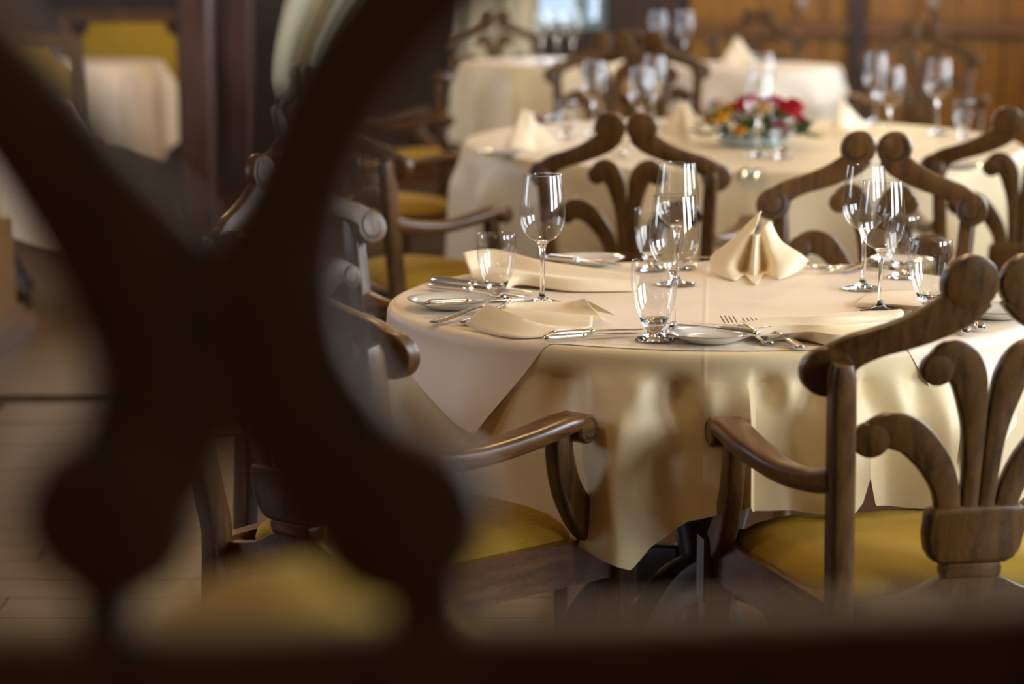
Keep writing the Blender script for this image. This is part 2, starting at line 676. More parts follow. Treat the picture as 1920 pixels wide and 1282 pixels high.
# timber posts, left
for nm, x, y, r in (('pillar_1', -1.50, 12.0, 0.075), ('pillar_2', -1.47, 13.6, 0.072), ('pillar_3', -1.62, 12.6, 0.05)):
    b = MB()
    rg = []
    for z in (0, 0.10, 0.101, CEIL - 0.01):
        q = r + (0.012 if z <= 0.1 else 0)
        rg.append([(x + i_ * q, y + j_ * q, z) for i_, j_ in ((-1, -0.8), (-0.8, -1), (0.8, -1), (1, -0.8), (1, 0.8), (0.8, 1), (-0.8, 1), (-1, 0.8))])
    b.rings(rg)
    struct(b.build(nm, PILLARW if nm != 'pillar_3' else BROWN, smooth=False))

# ------------------------------------------------------------------ the armchair
RK = math.tan(rad(11))


def BP(u, z, w_):
    return (u, -0.21 - RK * (z - 0.47) - 0.03 * (1 - (u / 0.21) ** 2) + w_, z)


def make_armchair(both=False):
    root = thing('armchair', 'x', 'chair')
    # posts run from the floor to behind the ends of the crest
    for sx in (-1, 1):
        b = MB()
        pts = []
        for z in (0.0, 0.2, 0.42, 0.47, 0.6, 0.72, 0.785, 0.8):
            x = 0.185 + 0.07 * max(0, z - 0.47)
            y = -0.215 - RK * max(-0.0, z - 0.47) - (0.05 * (0.42 - z) if z < 0.42 else 0) - 0.022
            pts.append((sx * x, y, z))
        b.sweep(pts, (1, 0, 0), [0.021] * 6 + [0.0195, 0.014], [0.017] * 6 + [0.0165, 0.012], n=16, p=0.35)
        b.build('rear_post', OAK, root)
    # carved crest in two halves
    for sx in (-1, 1):
        M = lambda u, z, q, sx=sx: BP(sx * u, z, q + 0.006)
        b = MB()
        limb(b, [(0.026, 0.893, 0.026), (0.050, 0.872, 0.028), (0.086, 0.851, 0.0245), (0.12, 0.8365, 0.022), (0.155, 0.8245, 0.0205), (0.186, 0.812, 0.023), (0.206, 0.797, 0.026)], 0.0122, M)
        disc(b, 0.0395, 0.905, 0.0385, 0.0128, M)
        disc(b, 0.216, 0.783, 0.035, 0.0128, M)
        cr = b.build('crest_rail', OAK, root)
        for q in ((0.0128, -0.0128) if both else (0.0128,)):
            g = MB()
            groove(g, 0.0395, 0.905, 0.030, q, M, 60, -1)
            g.build('scroll_groove_shade', GROOVE_SHADE, cr)
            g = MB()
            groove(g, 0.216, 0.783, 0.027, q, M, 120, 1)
            g.build('scroll_groove_shade', GROOVE_SHADE, cr)
    # fan of four arms
    for sx in (-1, 1):
        M = lambda u, z, q, sx=sx: BP(sx * u, z, q)
        b = MB()
        limb(b, [(0.076, 0.789, 0.019), (0.06, 0.803, 0.0235), (0.043, 0.796, 0.026), (0.0295, 0.772, 0.0245), (0.0225, 0.742, 0.0205),
                 (0.0165, 0.705, 0.0162), (0.0135, 0.655, 0.0132), (0.0115, 0.57, 0.0112)], 0.0105, M)
        disc(b, 0.0745, 0.7875, 0.023, 0.0108, M)
        a1 = b.build('fan_arm', OAK, root)
        b = MB()
        limb(b, [(0.156, 0.690, 0.021), (0.132, 0.701, 0.0255), (0.105, 0.694, 0.0255), (0.082, 0.674, 0.0235), (0.061, 0.646, 0.021),
                 (0.046, 0.612, 0.0182), (0.0395, 0.57, 0.0165)], 0.0102, M)
        disc(b, 0.155, 0.688, 0.025, 0.0108, M)
        a2 = b.build('fan_arm', OAK, root)
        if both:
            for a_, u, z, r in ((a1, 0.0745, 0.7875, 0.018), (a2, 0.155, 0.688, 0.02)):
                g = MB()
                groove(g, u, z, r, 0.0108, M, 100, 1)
                g.build('scroll_groove_shade', GROOVE_SHADE, a_)
    b = MB()
    o_ = []
    for u, z in ((-0.045, 0.507), (-0.058, 0.513), (-0.067, 0.527), (-0.0715, 0.55), (-0.0705, 0.578), (-0.067, 0.587), (-0.06, 0.5905), (-0.03, 0.5925)):
        o_.append((u, z))
    o_ = o_ + [(-u, z) for u, z in reversed(o_)]
    plate(b, list(reversed(o_)), 0.0175, BP, 0.007)
    b.build('splat_cup', OAK, root)
    b = MB()
    o_ = [(-0.038, 0.486), (-0.0415, 0.491), (-0.0425, 0.4975), (-0.0415, 0.504), (-0.038, 0.509)]
    o_ = o_ + [(-u, z) for u, z in reversed(o_)]
    plate(b, list(reversed(o_)), 0.0165, BP, 0.005)
    b.build('splat_neck', OAK, root)
    b = MB()
    half = [(-0.175, 0.40), (-0.175, 0.447), (-0.15, 0.450), (-0.12, 0.456), (-0.09, 0.464), (-0.068, 0.473), (-0.05, 0.483), (-0.035, 0.488)]
    o_ = half + [(-u, z) for u, z in reversed(half)]
    plate(b, list(reversed(o_)), 0.013, BP, 0.003)
    b.build('back_rail', OAK, root)
    # seat
    b = MB()
    n = 48
    rg = []
    rows = [(1.0, 0.425), (1.015, 0.445), (0.995, 0.459), (0.93, 0.472), (0.82, 0.483), (0.65, 0.492), (0.4, 0.498), (0.15, 0.5)]
    for k_, z in rows:
        ring = []
        for k in range(n):
            a = 2 * PI * k / n
            c_, s_ = math.cos(a), math.sin(a)
            x = math.copysign(abs(c_) ** 0.42, c_)
            y = math.copysign(abs(s_) ** 0.42, s_)
            yy = 0.008 + 0.207 * y
            hw = 0.19 + 0.036 * (y + 1) / 2 * 1.2
            ring.append((x * hw * k_, yy * k_, z))
        rg.append(ring)
    b.rings(rg)
    b.build('seat', FABRIC, root)
    for sx in (-1, 1):
        b = MB()
        b.bar((sx * 0.188, -0.215, 0.418), (sx * 0.236, 0.20, 0.418), 0.026, 0.07)
        b.build('side_rail', OAKX, root, smooth=False)
        b = MB()
        rg = []
        for z, q in ((0, 0.016), (0.3, 0.021), (0.345, 0.0215), (0.348, 0.0245), (0.446, 0.0245), (0.45, 0.022)):
            rg.append([(sx * 0.236 + i_ * q, 0.212 + j_ * q, z) for i_, j_ in ((-1, -0.86), (-0.86, -1), (0.86, -1), (1, -0.86), (1, 0.86), (0.86, 1), (-0.86, 1), (-1, 0.86))])
        b.rings(rg)
        b.build('front_leg', OAK, root, smooth=False)
        b = MB()
        pp = smooth_path([(0.254, 0.052, 0.632, 0.019), (0.254, 0.055, 0.59, 0.021), (0.252, 0.075, 0.537, 0.024), (0.247, 0.12, 0.485, 0.028), (0.240, 0.185, 0.440, 0.026), (0.238, 0.205, 0.425, 0.022)], 5)
        b.sweep([(sx * q[0], q[1], q[2]) for q in pp], (1, 0, 0), [q[3] for q in pp], 0.0145, n=16, p=0.4)
        b.build('arm_support', OAK, root)
        b = MB()
        pp = smooth_path([(0.199, -0.262, 0.634, 0.017, 0.019), (0.207, -0.2, 0.620, 0.019, 0.017), (0.226, -0.11, 0.615, 0.022, 0.016), (0.246, -0.02, 0.628, 0.026, 0.0155), (0.256, 0.05, 0.642, 0.027, 0.0145), (0.258, 0.085, 0.6445, 0.026, 0.012), (0.258, 0.1, 0.642, 0.025, 0.009)], 5)
        b.sweep([(sx * q[0], q[1], q[2]) for q in pp], (0, 0, 1), [q[3] for q in pp], [q[4] for q in pp], n=16, p=0.55)
        b.lathe([(0, -0.0265), (0.019, -0.0265), (0.0225, -0.023), (0.0225, 0.023), (0.019, 0.0265), (0, 0.0265)], 20, (sx * 0.258, 0.088, 0.634), axis='x')
        ar = b.build('armrest', OAKX, root)
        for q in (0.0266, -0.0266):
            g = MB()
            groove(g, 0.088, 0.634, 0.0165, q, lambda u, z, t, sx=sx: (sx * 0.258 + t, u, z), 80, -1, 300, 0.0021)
            g.build('scroll_groove_shade', GROOVE_SHADE, ar)
    b = MB()
    b.bar((-0.22, 0.212, 0.418), (0.22, 0.212, 0.418), 0.024, 0.068)
    b.build('front_rail', OAKX, root, smooth=False)
    return root


CH = make_armchair()
CH2 = make_armchair(True)
first = {0: True, 1: True}


def chair(x, y, yaw, label, z=0.0, both=False, group='carved armchairs round the tables'):
    k = 1 if both else 0
    src = CH2 if both else CH
    o = src if first[k] else copy_tree(src)
    first[k] = False
    o.location = (x, y, z)
    o.rotation_euler = (0, 0, yaw)
    tag(o, label, 'chair', group)
    return o


chair(0.586, 3.61, 0.187, 'carved oak armchair with mustard seat in sharp focus, back towards the viewer, at right')
chair(-0.155, 3.79, -0.7253, 'carved oak armchair at the front of the table, seen obliquely beneath the draped cloth corner')
chair(-0.206, 4.716, 4.086, 'carved armchair with pale lit scrolls left of the table, just behind the dark foreground carving', both=True)
chair(0.705, 5.17, 2.85, 'armchair on the far side of the sharp table, carved scrolls facing the viewer')
chair(0.34, 6.40, -0.2, 'dark armchair seen from behind, between the sharp table and the flower table')
chair(1.31, 6.62, -0.08, 'armchair seen from behind at the right edge, its fan back before bright cloth')
chair(-0.281, 6.75, -0.72, 'armchair in profile with yellow seat left of the flower table, arm reaching right')
chair(0.33, 9.08, 3.0, 'blurred armchair with pink sheen on its scroll behind the flower table', 0.079)
chair(0.55, 9.92, -0.15, 'blurred armchair with square right post, back to the viewer, before the bright far cloth', 0.079)
chair(1.66, 10.3, 2.95, 'blurred dark armchair whose crest stands against the honey panelling', 0.079)
chair(-0.42, 8.5, -0.95, 'blurred armchair left of the flower table, lit scroll on a pink post')
chair(-0.40, 10.4, -1.35, 'blurred armchair with yellow seat turned sideways before the far left table')
chair(-0.10, 12.15, 3.1, 'far blurred brown armchair arching above the white table near the window', 0.079)
chair(1.15, 12.3, 2.9, 'far blurred armchair with a lit post, in front of the left panelling', 0.079)


# ------------------------------------------------------------------ tables and cloths
def make_table(x, y, z0, R, label, ry=None, top=0.742):
    t = thing('dining_table', label, 'table', (x, y, z0), 0, 'cloth covered dining tables')
    q = (ry or R) / R
    b = MB()
    b.lathe([(0, top - 0.03), (R - 0.03, top - 0.03), (R - 0.02, top - 0.022), (R - 0.015, top - 0.004), (R - 0.03, top), (0, top)], 64, sy=q)
    b.build('table_top', OAK, t)
    b = MB()
    b.lathe([(0, 0.12), (0.075, 0.12), (0.08, 0.16), (0.055, 0.2), (0.05, 0.3), (0.07, 0.38), (0.075, 0.43), (0.045, 0.5), (0.045, 0.6), (0.09, 0.68), (0.12, top - 0.03), (0, top - 0.03)], 24)
    b.build('pedestal', BROWN, t)
    for k in range(4):
        a = PI / 4 + k * PI / 2 + 0.15
        ca, sa = math.cos(a), math.sin(a)
        pp = smooth_path([(0.05, 0.27, 0.04), (0.13, 0.255, 0.04), (0.22, 0.19, 0.036), (0.29, 0.10, 0.032), (0.33, 0.045, 0.03), (0.37, 0.026, 0.024)], 5)
        b = MB()
        b.sweep([(r * ca, r * sa, z) for r, z, h in pp], (-sa, ca, 0), [h for r, z, h in pp], 0.024, n=12, p=0.4)
        b.build('foot', BROWN, t)
    return t


def interp(keys, a):
    a %= 360
    K = sorted(keys)
    K = [(K[-1][0] - 360, K[-1][1])] + K + [(K[0][0] + 360, K[0][1])]
    for (a0, v0), (a1, v1) in zip(K[:-1], K[1:]):
        if a0 <= a <= a1:
            t = (a - a0) / (a1 - a0) if a1 > a0 else 0
            return v0 + (v1 - v0) * t
    return K[-1][1]


def drape(name, mat, cx, cy, z, R, hang, folds, extra=0.0, ry=None, nphi=360, nh=22, puckers=(), steps=(), base_flare=0.05, wob=0.0, e=0.014):
    """cloth lying on a round table: hang = (deg, length) keys; folds = (deg, width, amplitude) ridges that grow downwards.
    negative hang = the cloth ends that far inside the rim."""
    q = (ry or R) / R
    rings = []
    tops = [0.02, 0.3, 0.55, 0.75, 0.88, 0.95]
    T = [k / nh for k in range(nh + 1)]
    cols = []
    ph = [random.uniform(0, 6.28) for _ in range(4)]
    for k in range(nphi):
        a = 360 * k / nphi
        ca, sa = math.cos(rad(a)), math.sin(rad(a))
        L = interp(hang, a)
        re = R - e * 0.6
        rb = re + L
        col = []
        off = 0
        for fa, fw, am in folds:
            d = (a - fa + 180) % 360 - 180
            off += am * math.exp(-abs(d / fw) ** 1.6)
        for fa, fw, am in steps:
            d = (a - fa + 180) % 360 - 180
            if -fw < d <= 0:
                off += am * (1 + d / fw) ** 1.6
            elif 0 < d < 0.8:
                off += am * (1 - d / 0.8)
        off += wob * (math.sin(rad(a) * 7 + ph[0]) + 0.6 * math.sin(rad(a) * 12 + ph[1]))
        rin = min(re, rb)
        for f_ in tops:
            r = rin * f_
            col.append((r * ca, r * sa * q, extra + 0.0006 * math.sin(r * 31 * ca + 1) * math.sin(r * 23 * sa)))
        for t in T:
            s = t * max(L, 0.0)
            if L <= 0.0:
                r, dz = rin * (0.951 + 0.049 * t), 0
            else:
                arc = e * PI / 2
                if s < arc:
                    th = s / e
                    r, dz = re + (e + extra) * math.sin(th), (e + extra) * (1 - math.cos(th))
                else:
                    s2 = s - arc
                    g = min(1, s2 / 0.12)
                    fl_ = base_flare * s2 + off * g * g * (3 - 2 * g)
                    for pa, pw, am, ps, psw in puckers:
                        d = (a - pa + 180) % 360 - 180
                        fl_ += min(1, s2 / 0.035) ** 2 * am * math.exp(-(d / pw) ** 2 - ((s2 - ps) / psw) ** 2)
                    r = re + e + extra + fl_
                    dz = (e + extra) + math.sqrt(max(1e-6, s2 * s2 - (0.8 * fl_) ** 2)) if s2 > abs(fl_) else (e + extra) + s2 * 0.7
            qq = q if r <= re else (q * re + (r - re)) / r
            col.append((r * ca, r * sa * qq, extra - dz))
        cols.append(col)
    n = len(cols[0])
    b = MB()
    vs = [p for c in cols for p in c] + [(0, 0, extra)]
    fs = []
    for k in range(nphi):
        k2 = (k + 1) % nphi
        for j in range(n - 1):
            fs.append((k * n + j, k * n + j + 1, k2 * n + j + 1, k2 * n + j))
        fs.append((nphi * n, k * n, k2 * n))
    b.add(vs, fs)
    o = b.build(name, mat)
    o.location = (cx, cy, z)
    return o


TC = Vector((0.342, 4.25, 0))
TR = 0.55
make_table(TC.x, TC.y, 0, TR - 0.01, 'round pedestal table under layered cream cloths in sharp focus')
HANG1 = [(0, .28), (60, .26), (120, .27), (180, .30), (215, .36), (238, .33), (246, .31), (251, .325), (254.5, .335), (257, .30), (262, .265), (268, .245), (271.2, .235), (271.8, .245),
         (280, .25), (286.5, .25), (288, .235), (289.5, .19), (291, .20), (292.5, .25), (298, .255), (306, .26), (318, .30), (340, .29)]
FOLD1 = [(190, 9, .02), (252.5, 6.0, .05), (261, 4, -.02), (266, 4, .015), (278.5, 3.5, -.02), (284.5, 4.2, .05), (294.5, 4, -.02), (302, 4.2, .045),
         (311, 4, -.02), (328, 8, .04), (20, 9, .04), (60, 8, .04), (100, 9, .04), (140, 8, .04), (165, 6, .03)]
PUCK1 = [(241, 5, -.022, .05, .06), (247, 2.5, .010, .05, .05), (259.5, 3.2, -.026, .05, .035), (255, 2.2, .012, .045, .03), (264.5, 2.5, .014, .06, .04), (268, 2.5, -.012, .15, .05),
         (274, 2.2, -.020, .03, .03), (277.5, 2.2, .014, .05, .03), (281.5, 2.6, -.024, .045, .035), (286, 2.2, .018, .05, .035), (284, 3, .016, .13, .05), (280, 3, -.014, .17, .05),
         (290, 3, -.018, .06, .04), (296, 2.5, .016, .09, .05), (300, 3, -.018, .05, .04), (305, 3, .014, .12, .05), (252, 2.5, .012, .20, .06), (257, 3, -.014, .19, .05)]
STEP1 = [(271.4, 6.5, .050), (289.2, 4.0, .022)]
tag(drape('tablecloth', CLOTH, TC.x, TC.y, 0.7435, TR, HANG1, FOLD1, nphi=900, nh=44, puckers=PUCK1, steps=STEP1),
    'long cream tablecloth hanging in folds under the upper cloth of the sharp table', 'tablecloth', 'cream tablecloths')
HANG2 = [(0, .06), (25, .0), (45, .14), (66, .0), (75, -.02), (104, -.02), (112, .0), (135, .14), (158, .0), (166, -.004), (186, .0), (206, .075), (222, .145), (226.5, .158), (231, .10), (236, .04), (239, .0), (242, -.004),
         (270, -.007), (294, -.004), (297, .0), (303, .09), (309, .17), (313, .20), (320, .16), (335, .10), (350, .08)]
FOLD2 = [(224, 9, .02), (312, 8, .03), (45, 8, .03), (135, 8, .03), (207, 9, .03), (330, 8, .03)]
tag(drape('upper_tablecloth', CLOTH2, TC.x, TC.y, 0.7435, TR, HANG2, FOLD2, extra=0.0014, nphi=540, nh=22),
    'square cream top cloth laid over the sharp table, pointed corner hanging at left', 'tablecloth', 'cream tablecloths')
TZ = 0.7468

make_table(0.70, 7.7, 0, 0.83, 'large oval table with flower centrepiece and glasses, blurred behind', ry=1.03)
tag(drape('tablecloth', CLOTH, 0.70, 7.7, 0.7435, 0.85, [(0, .3), (180, .34), (205, .42), (225, .36), (260, .33), (300, .36), (330, .3)],
          [(20 * k + 7, 5, .035) for k in range(18)], ry=1.05, nphi=260, nh=14, extra=0.002), 'cream tablecloth draped over the oval flower table', 'tablecloth', 'cream tablecloths')
make_table(0.98, 10.85, 0.079, 0.42, 'far blurred table with bright white cloth under a standing napkin')
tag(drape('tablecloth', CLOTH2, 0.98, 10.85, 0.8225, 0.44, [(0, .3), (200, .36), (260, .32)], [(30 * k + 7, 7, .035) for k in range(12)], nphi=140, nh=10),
    'bright white cloth hanging from the far table behind the red flowers', 'tablecloth', 'cream tablecloths')
make_table(0.14, 11.25, 0.079, 0.36, 'far blurred table with white cloth and sparkling glasses by the blue window')
tag(drape('tablecloth', CLOTH, 0.14, 11.25, 0.8225, 0.38, [(0, .3), (200, .36), (260, .32)], [(30 * k + 12, 7, .035) for k in range(12)], nphi=140, nh=10),
    'white cloth on the far table with sparkling glasses, in front of the curtain', 'tablecloth', 'cream tablecloths')
make_table(-2.22, 12.9, 0, 0.42, 'far blurred table at upper left with hanging white cloth beside the timber posts')
tag(drape('tablecloth', CLOTH2, -2.22, 12.9, 0.7435, 0.44, [(0, .42), (330, .5), (300, .42), (200, .36)], [(30 * k + 2, 8, .05) for k in range(12)], nphi=140, nh=10),
    'white cloth with a pointed corner hanging at upper left beside the timber posts', 'tablecloth', 'cream tablecloths')
make_table(-2.1, 9.42, 0, 0.42, 'blurred table at the left edge beside the yellow bench')
tag(drape('tablecloth', CLOTH2, -2.1, 9.42, 0.7435, 0.44, [(0, .42), (330, .52), (300, .44), (200, .36)], [(30 * k + 2, 8, .05) for k in range(12)], nphi=140, nh=10),
    'white cloth hanging low at the left edge beside the yellow bench', 'tablecloth', 'cream tablecloths')


# ------------------------------------------------------------------ glasses
def make_wine():
    r = thing('wine_glass', 'x', 'glass')
    b = MB()
    b.lathe([(0.004, 0.1035), (0.012, 0.1055), (0.022, 0.110), (0.031, 0.120), (0.037, 0.133), (0.0392, 0.146), (0.0388, 0.160), (0.0368, 0.180), (0.0345, 0.2), (0.0326, 0.216), (0.0323, 0.218), (0.0319, 0.218), (0.0318, 0.216)], 48)
    b.build('bowl', GLASSW, r)
    b = MB()
    b.lathe([(0, 0.0075), (0.004, 0.009), (0.0043, 0.015), (0.0040, 0.03), (0.0040, 0.07), (0.0048, 0.09), (0.0075, 0.1), (0.012, 0.1052), (0.007, 0.1065), (0, 0.107)], 20)
    b.build('stem', GLASS, r)
    b = MB()
    b.lathe([(0, 0.0), (0.034, 0.0), (0.0355, 0.001), (0.034, 0.0022), (0.022, 0.0042), (0.01, 0.008), (0.0058, 0.014), (0.0045, 0.02), (0, 0.021)], 36)
    b.build('foot', GLASS, r)
    return r


def make_goblet():
    r = thing('water_glass', 'x', 'glass')
    b = MB()
    b.lathe([(0.004, 0.021), (0.012, 0.024), (0.02, 0.031), (0.0262, 0.043), (0.0302, 0.058), (0.0328, 0.075), (0.0337, 0.09), (0.0332, 0.105), (0.0326, 0.113), (0.0323, 0.114), (0.0319, 0.1132)], 44)
    b.build('bowl', GLASSW, r)
    b = MB()
    b.lathe([(0, 0.0), (0.026, 0.0), (0.0272, 0.0015), (0.026, 0.0032), (0.017, 0.006), (0.0105, 0.0095), (0.0095, 0.0125), (0.012, 0.016), (0.017, 0.022), (0.021, 0.0318), (0.012, 0.0252), (0, 0.0235)], 32)
    b.build('foot', GLASS, r)
    return r


WG, GB = make_wine(), make_goblet()
used = {}


def glass(kind, p, label, group, sc=1.0, rz=0.0):
    src = WG if kind == 'w' else GB
    o = copy_tree(src) if used.get(kind) else src
    used[kind] = True
    o.location = p
    o.scale = (sc,) * 3
    o.rotation_euler = (0, 0, rz)
    tag(o, label, 'glass', group)
    return o


G1 = 'glasses on the sharp table'
for kind, x, y, lab, sc in (
        ('w', 1017, 568, 'wine glass standing alone behind the left plate with its knife', 1.0),
        ('g', 931, 562, 'short stemmed water glass beside the left plate, before the long napkin', 1.0),
        ('w', 1262, 627, 'front wine glass at the centre of the table, behind the front water glass', 1.0),
        ('g', 1226, 637, 'front water glass beside the front plate, clear and empty', 1.08),
        ('w', 1268, 533, 'rear wine glass standing directly behind the front centre wine glass', 1.0),
        ('g', 1222, 506, 'water glass half hidden behind the front centre wine glass', 1.0),
        ('w', 1650, 585, 'right hand wine glass on thin stem before the far armchair', 1.0),
        ('w', 1618, 541, 'wine glass overlapping behind the right hand wine glass', 1.0),
        ('g', 1742, 588, 'water glass just behind the scroll of the sharp armchair', 1.08),
        ('g', 1690, 520, 'small distant water glass by the rear right plate', 1.0)):
    glass(kind, at(x, y, TZ), lab, G1, sc, random.uniform(0, 6))
G2 = 'glasses on the flower table'
for kind, x, y, lab, sc in (
        ('w', 1113, 252, 'blurred wine glass above the scrolls of the dark armchair', 1.06),
        ('w', 1203, 272, 'blurred wine glass, front of the close pair right of the dark armchair scrolls', 1.06),
        ('w', 1226, 236, 'blurred wine glass, rear of the close pair right of the dark armchair scrolls', 1.06),
        ('w', 1421, 292, 'blurred wine glass directly in front of the red and yellow flowers', 1.06),
        ('w', 1428, 228, 'blurred wine glass rising behind the flower centrepiece', 1.06),
        ('w', 1668, 268, 'blurred wine glass behind the far armchair crest, lower of the pair', 1.06),
        ('w', 1757, 250, 'blurred wine glass standing alone at the right before the panelling', 1.08),
        ('g', 1062, 256, 'blurred water glass beside the standing napkin at left', 1.0),
        ('g', 1806, 256, 'blurred water glass at the right end of the flower table', 1.0),
        ('g', 1466, 296, 'blurred water glass right of the flower centrepiece', 1.0)):
    glass(kind, at(x, y, 0.7482), lab, G2, sc)
G3 = 'glasses on the far tables'
glass('w', at(1640, 229, 0.7482), 'blurred wine glass behind the far armchair crest, upper of the pair', G2, 1.06)
for x, y, lab in ((1016, 120, 'sparkling blurred glass on the far table, leftmost by the window'), (1045, 118, 'sparkling blurred glass on the far table, tallest by the window'),
                  (1074, 121, 'sparkling blurred glass on the far table, nearest the blue window frame')):
    glass('w', at(x, y, 0.8235), lab, G3, 1.1)
for p_, lab in (((0.625, 10.80, 0.8263), 'far blurred glass above the square posted armchair, left one'), ((0.745, 10.88, 0.8263), 'far blurred glass above the square posted armchair, right one')):
    glass('w', p_, lab, G3, 1.06)
glass('g', at(78, 42, 0.7482) * 1.0, 'tiny blurred glass glinting at the upper left corner', G3, 1.0).location = (-2.37, 12.75, 0.7475)
glass('g', at(78, 42, 0.7482) * 1.0, 'tiny blurred glass beside the upper left cloth', G3, 1.0).location = (-2.30, 12.70, 0.7475)


# ------------------------------------------------------------------ plates
def make_plate():
    r = thing('side_plate', 'x', 'plate')
    b = MB()
    b.lathe([(0, 0.001), (0.042, 0.001), (0.046, 0.0035), (0.056, 0.0075), (0.0725, 0.0145), (0.0738, 0.0158), (0.072, 0.0164), (0.056, 0.0098), (0.047, 0.0064), (0.04, 0.0052), (0, 0.0052)], 56)
    b.build('dish', PORC, r)
    b = MB()
    b.lathe([(0.0722, 0.0165), (0.0738, 0.0161), (0.0741, 0.0154), (0.0733, 0.0149)], 56)
    b.build('rim_line', GOLDRIM, r)
    return r


PL = make_plate()
for k, (x, y, lab, sc) in enumerate((
        (846, 576, 'white side plate at the left rim of the sharp table with butter knife', 1.0),
        (1332, 639, 'white side plate at the front rim of the sharp table', 0.96),
        (1105, 495, 'white side plate at the rear of the sharp table beside the long napkin', 0.92),
        (1692, 497, 'white side plate at the rear right behind the overlapping wine glasses', 0.8),
        (1868, 594, 'white side plate half hidden by the sharp armchair back', 0.96))):
    o = PL if k == 0 else copy_tree(PL)
    o.location = at(x, y, TZ)
    o.scale = (sc,) * 3
    tag(o, lab, 'plate', 'side plates')
for x, y, lab in ((942, 292, 'blurred side plate before the standing napkin at the left of the flower table'), (1795, 318, 'blurred side plate on the flower table behind the fan backed armchair')):
    o = copy_tree(PL)
    o.location = at(x, y, 0.7482)
    tag(o, lab, 'plate', 'side plates')


# ------------------------------------------------------------------ cutlery (built along +x from the handle end, lying on z = 0)
def make_knife(L=0.215):
    r = thing('table_knife', 'x', 'knife')
    b = MB()
    pp = smooth_path([(0.0, 0.006, 0.0035), (0.004, 0.0085, 0.006), (0.02, 0.0088, 0.0065), (0.06, 0.0075, 0.0058), (0.085, 0.007, 0.0055), (0.09, 0.0082, 0.0062), (0.095, 0.006, 0.0045)], 4)
    b.sweep([(p_[0], 0, 0.0075) for p_ in pp], (0, 0, 1), [p_[1] for p_ in pp], [p_[2] for p_ in pp], n=16, p=0.8)
    b.build('handle', SILVER, r)
    b = MB()
    pp = smooth_path([(0.092, 0.0055, 0.0016), (0.11, 0.0085, 0.0012), (0.15, 0.0095, 0.001), (0.19, 0.0095, 0.0009), (0.207, 0.0075, 0.0008), (L, 0.002, 0.0006)], 4)
    b.sweep([(p_[0], 0, 0.0075 - 0.03 * max(0, p_[0] - 0.11)) for p_ in pp], (0, 0, 1), [p_[1] for p_ in pp], [p_[2] for p_ in pp], n=8, p=0.6)
    b.build('blade', SILVER, r)
    return r


def make_fork():
    b = MB()
    pp = smooth_path([(0.0, 0.005, 0.004), (0.006, 0.0095, 0.004), (0.04, 0.0075, 0.006), (0.085, 0.004, 0.011), (0.12, 0.0036, 0.012), (0.14, 0.008, 0.007), (0.152, 0.0115, 0.004)], 4)
    b.sweep([(p_[0], 0, p_[2]) for p_ in pp], (0, 0, 1), [p_[1] for p_ in pp], 0.0015, n=10, p=0.7)
    for k in range(4):
        y = -0.0093 + k * 0.0062
        b.sweep([(0.15, y, 0.0043), (0.165, y, 0.0035), (0.18, y, 0.0055), (0.197, y, 0.011), (0.201, y, 0.0128)], (0, 0, 1), [0.0019, 0.0017, 0.0016, 0.0012, 0.0006], 0.001, n=6, p=0.8)
    return tag(b.build('table_fork', SILVER), 'x', 'fork')


def make_spoon():
    b = MB()
    pp = smooth_path([(0.0, 0.004, 0.003), (0.006, 0.0085, 0.003), (0.04, 0.006, 0.005), (0.1, 0.0035, 0.009), (0.13, 0.0045, 0.006), (0.138, 0.011, 0.004), (0.155, 0.019, 0.002), (0.175, 0.02, 0.002), (0.19, 0.013, 0.005), (0.197, 0.003, 0.008)], 4)
    b.sweep([(p_[0], 0, p_[2]) for p_ in pp], (0, 0, 1), [p_[1] for p_ in pp], 0.0014, n=10, p=0.8)
    return tag(b.build('table_spoon', SILVER), 'x', 'spoon')


KN, FK, SP = make_knife(), make_fork(), make_spoon()
cnt = {}


def cutlery(kind, a, c, label, zz=0.0, z2=None, z=TZ, sc=None):
    """from the handle-end pixel to the tip pixel"""
    src = {'k': KN, 'f': FK, 's': SP}[kind]
    o = src if kind not in cnt else copy_tree(src)
    cnt[kind] = 1
    p, q = at(a[0], a[1], z + zz), at(c[0], c[1], z + (z2 if z2 is not None else zz))
    d = q - p
    L = {'k': 0.215, 'f': 0.201, 's': 0.197}[kind]
    s = sc or min(1.15, max(0.75, d.length / L))
    o.location = p
    o.rotation_euler = (0, -math.asin(max(-1, min(1, d.z / d.length))), math.atan2(d.y, d.x))
    o.scale = (s, s, s)
    tag(o, label, {'k': 'knife', 'f': 'fork', 's': 'spoon'}[kind], 'silver cutlery')


cutlery('k', (1019, 640), (1178, 629), 'silver table knife in front of the folded napkin, nearer the rim')
cutlery('k', (1034, 632), (1203, 621), 'silver table knife lying behind its twin in front of the folded napkin')
cutlery('k', (806, 541), (985, 562), 'silver knife behind the left plate, nearer of two handles')
cutlery('k', (812, 532), (1000, 553), 'silver knife behind the left plate, farther of two handles')
cutlery('k', (799, 575), (965, 566), 'butter knife resting across the left side plate', 0.0155, 0.0155, sc=0.8)
cutlery('f', (812, 609), (985, 573), 'silver fork passing under the front of the left plate')
cutlery('f', (868, 609), (1022, 577), 'second silver fork beside the folded napkin and left plate')
cutlery('f', (1443, 648), (1362, 608), 'silver fork with tines up beside the front plate, nearer the plate')
cutlery('f', (1502, 655), (1395, 609), 'silver fork with tines up beside the front plate, farther from the plate')
cutlery('k', (1422, 632), (1283, 615), 'butter knife resting across the front side plate', 0.0155, 0.0155, sc=0.8)
cutlery('k', (1024, 487), (1168, 501), 'butter knife resting across the rear side plate', 0.0155, 0.0155, sc=0.8)
cutlery('f', (1640, 500), (1528, 514), 'silver fork before the overlapping wine glasses, tines to the left')
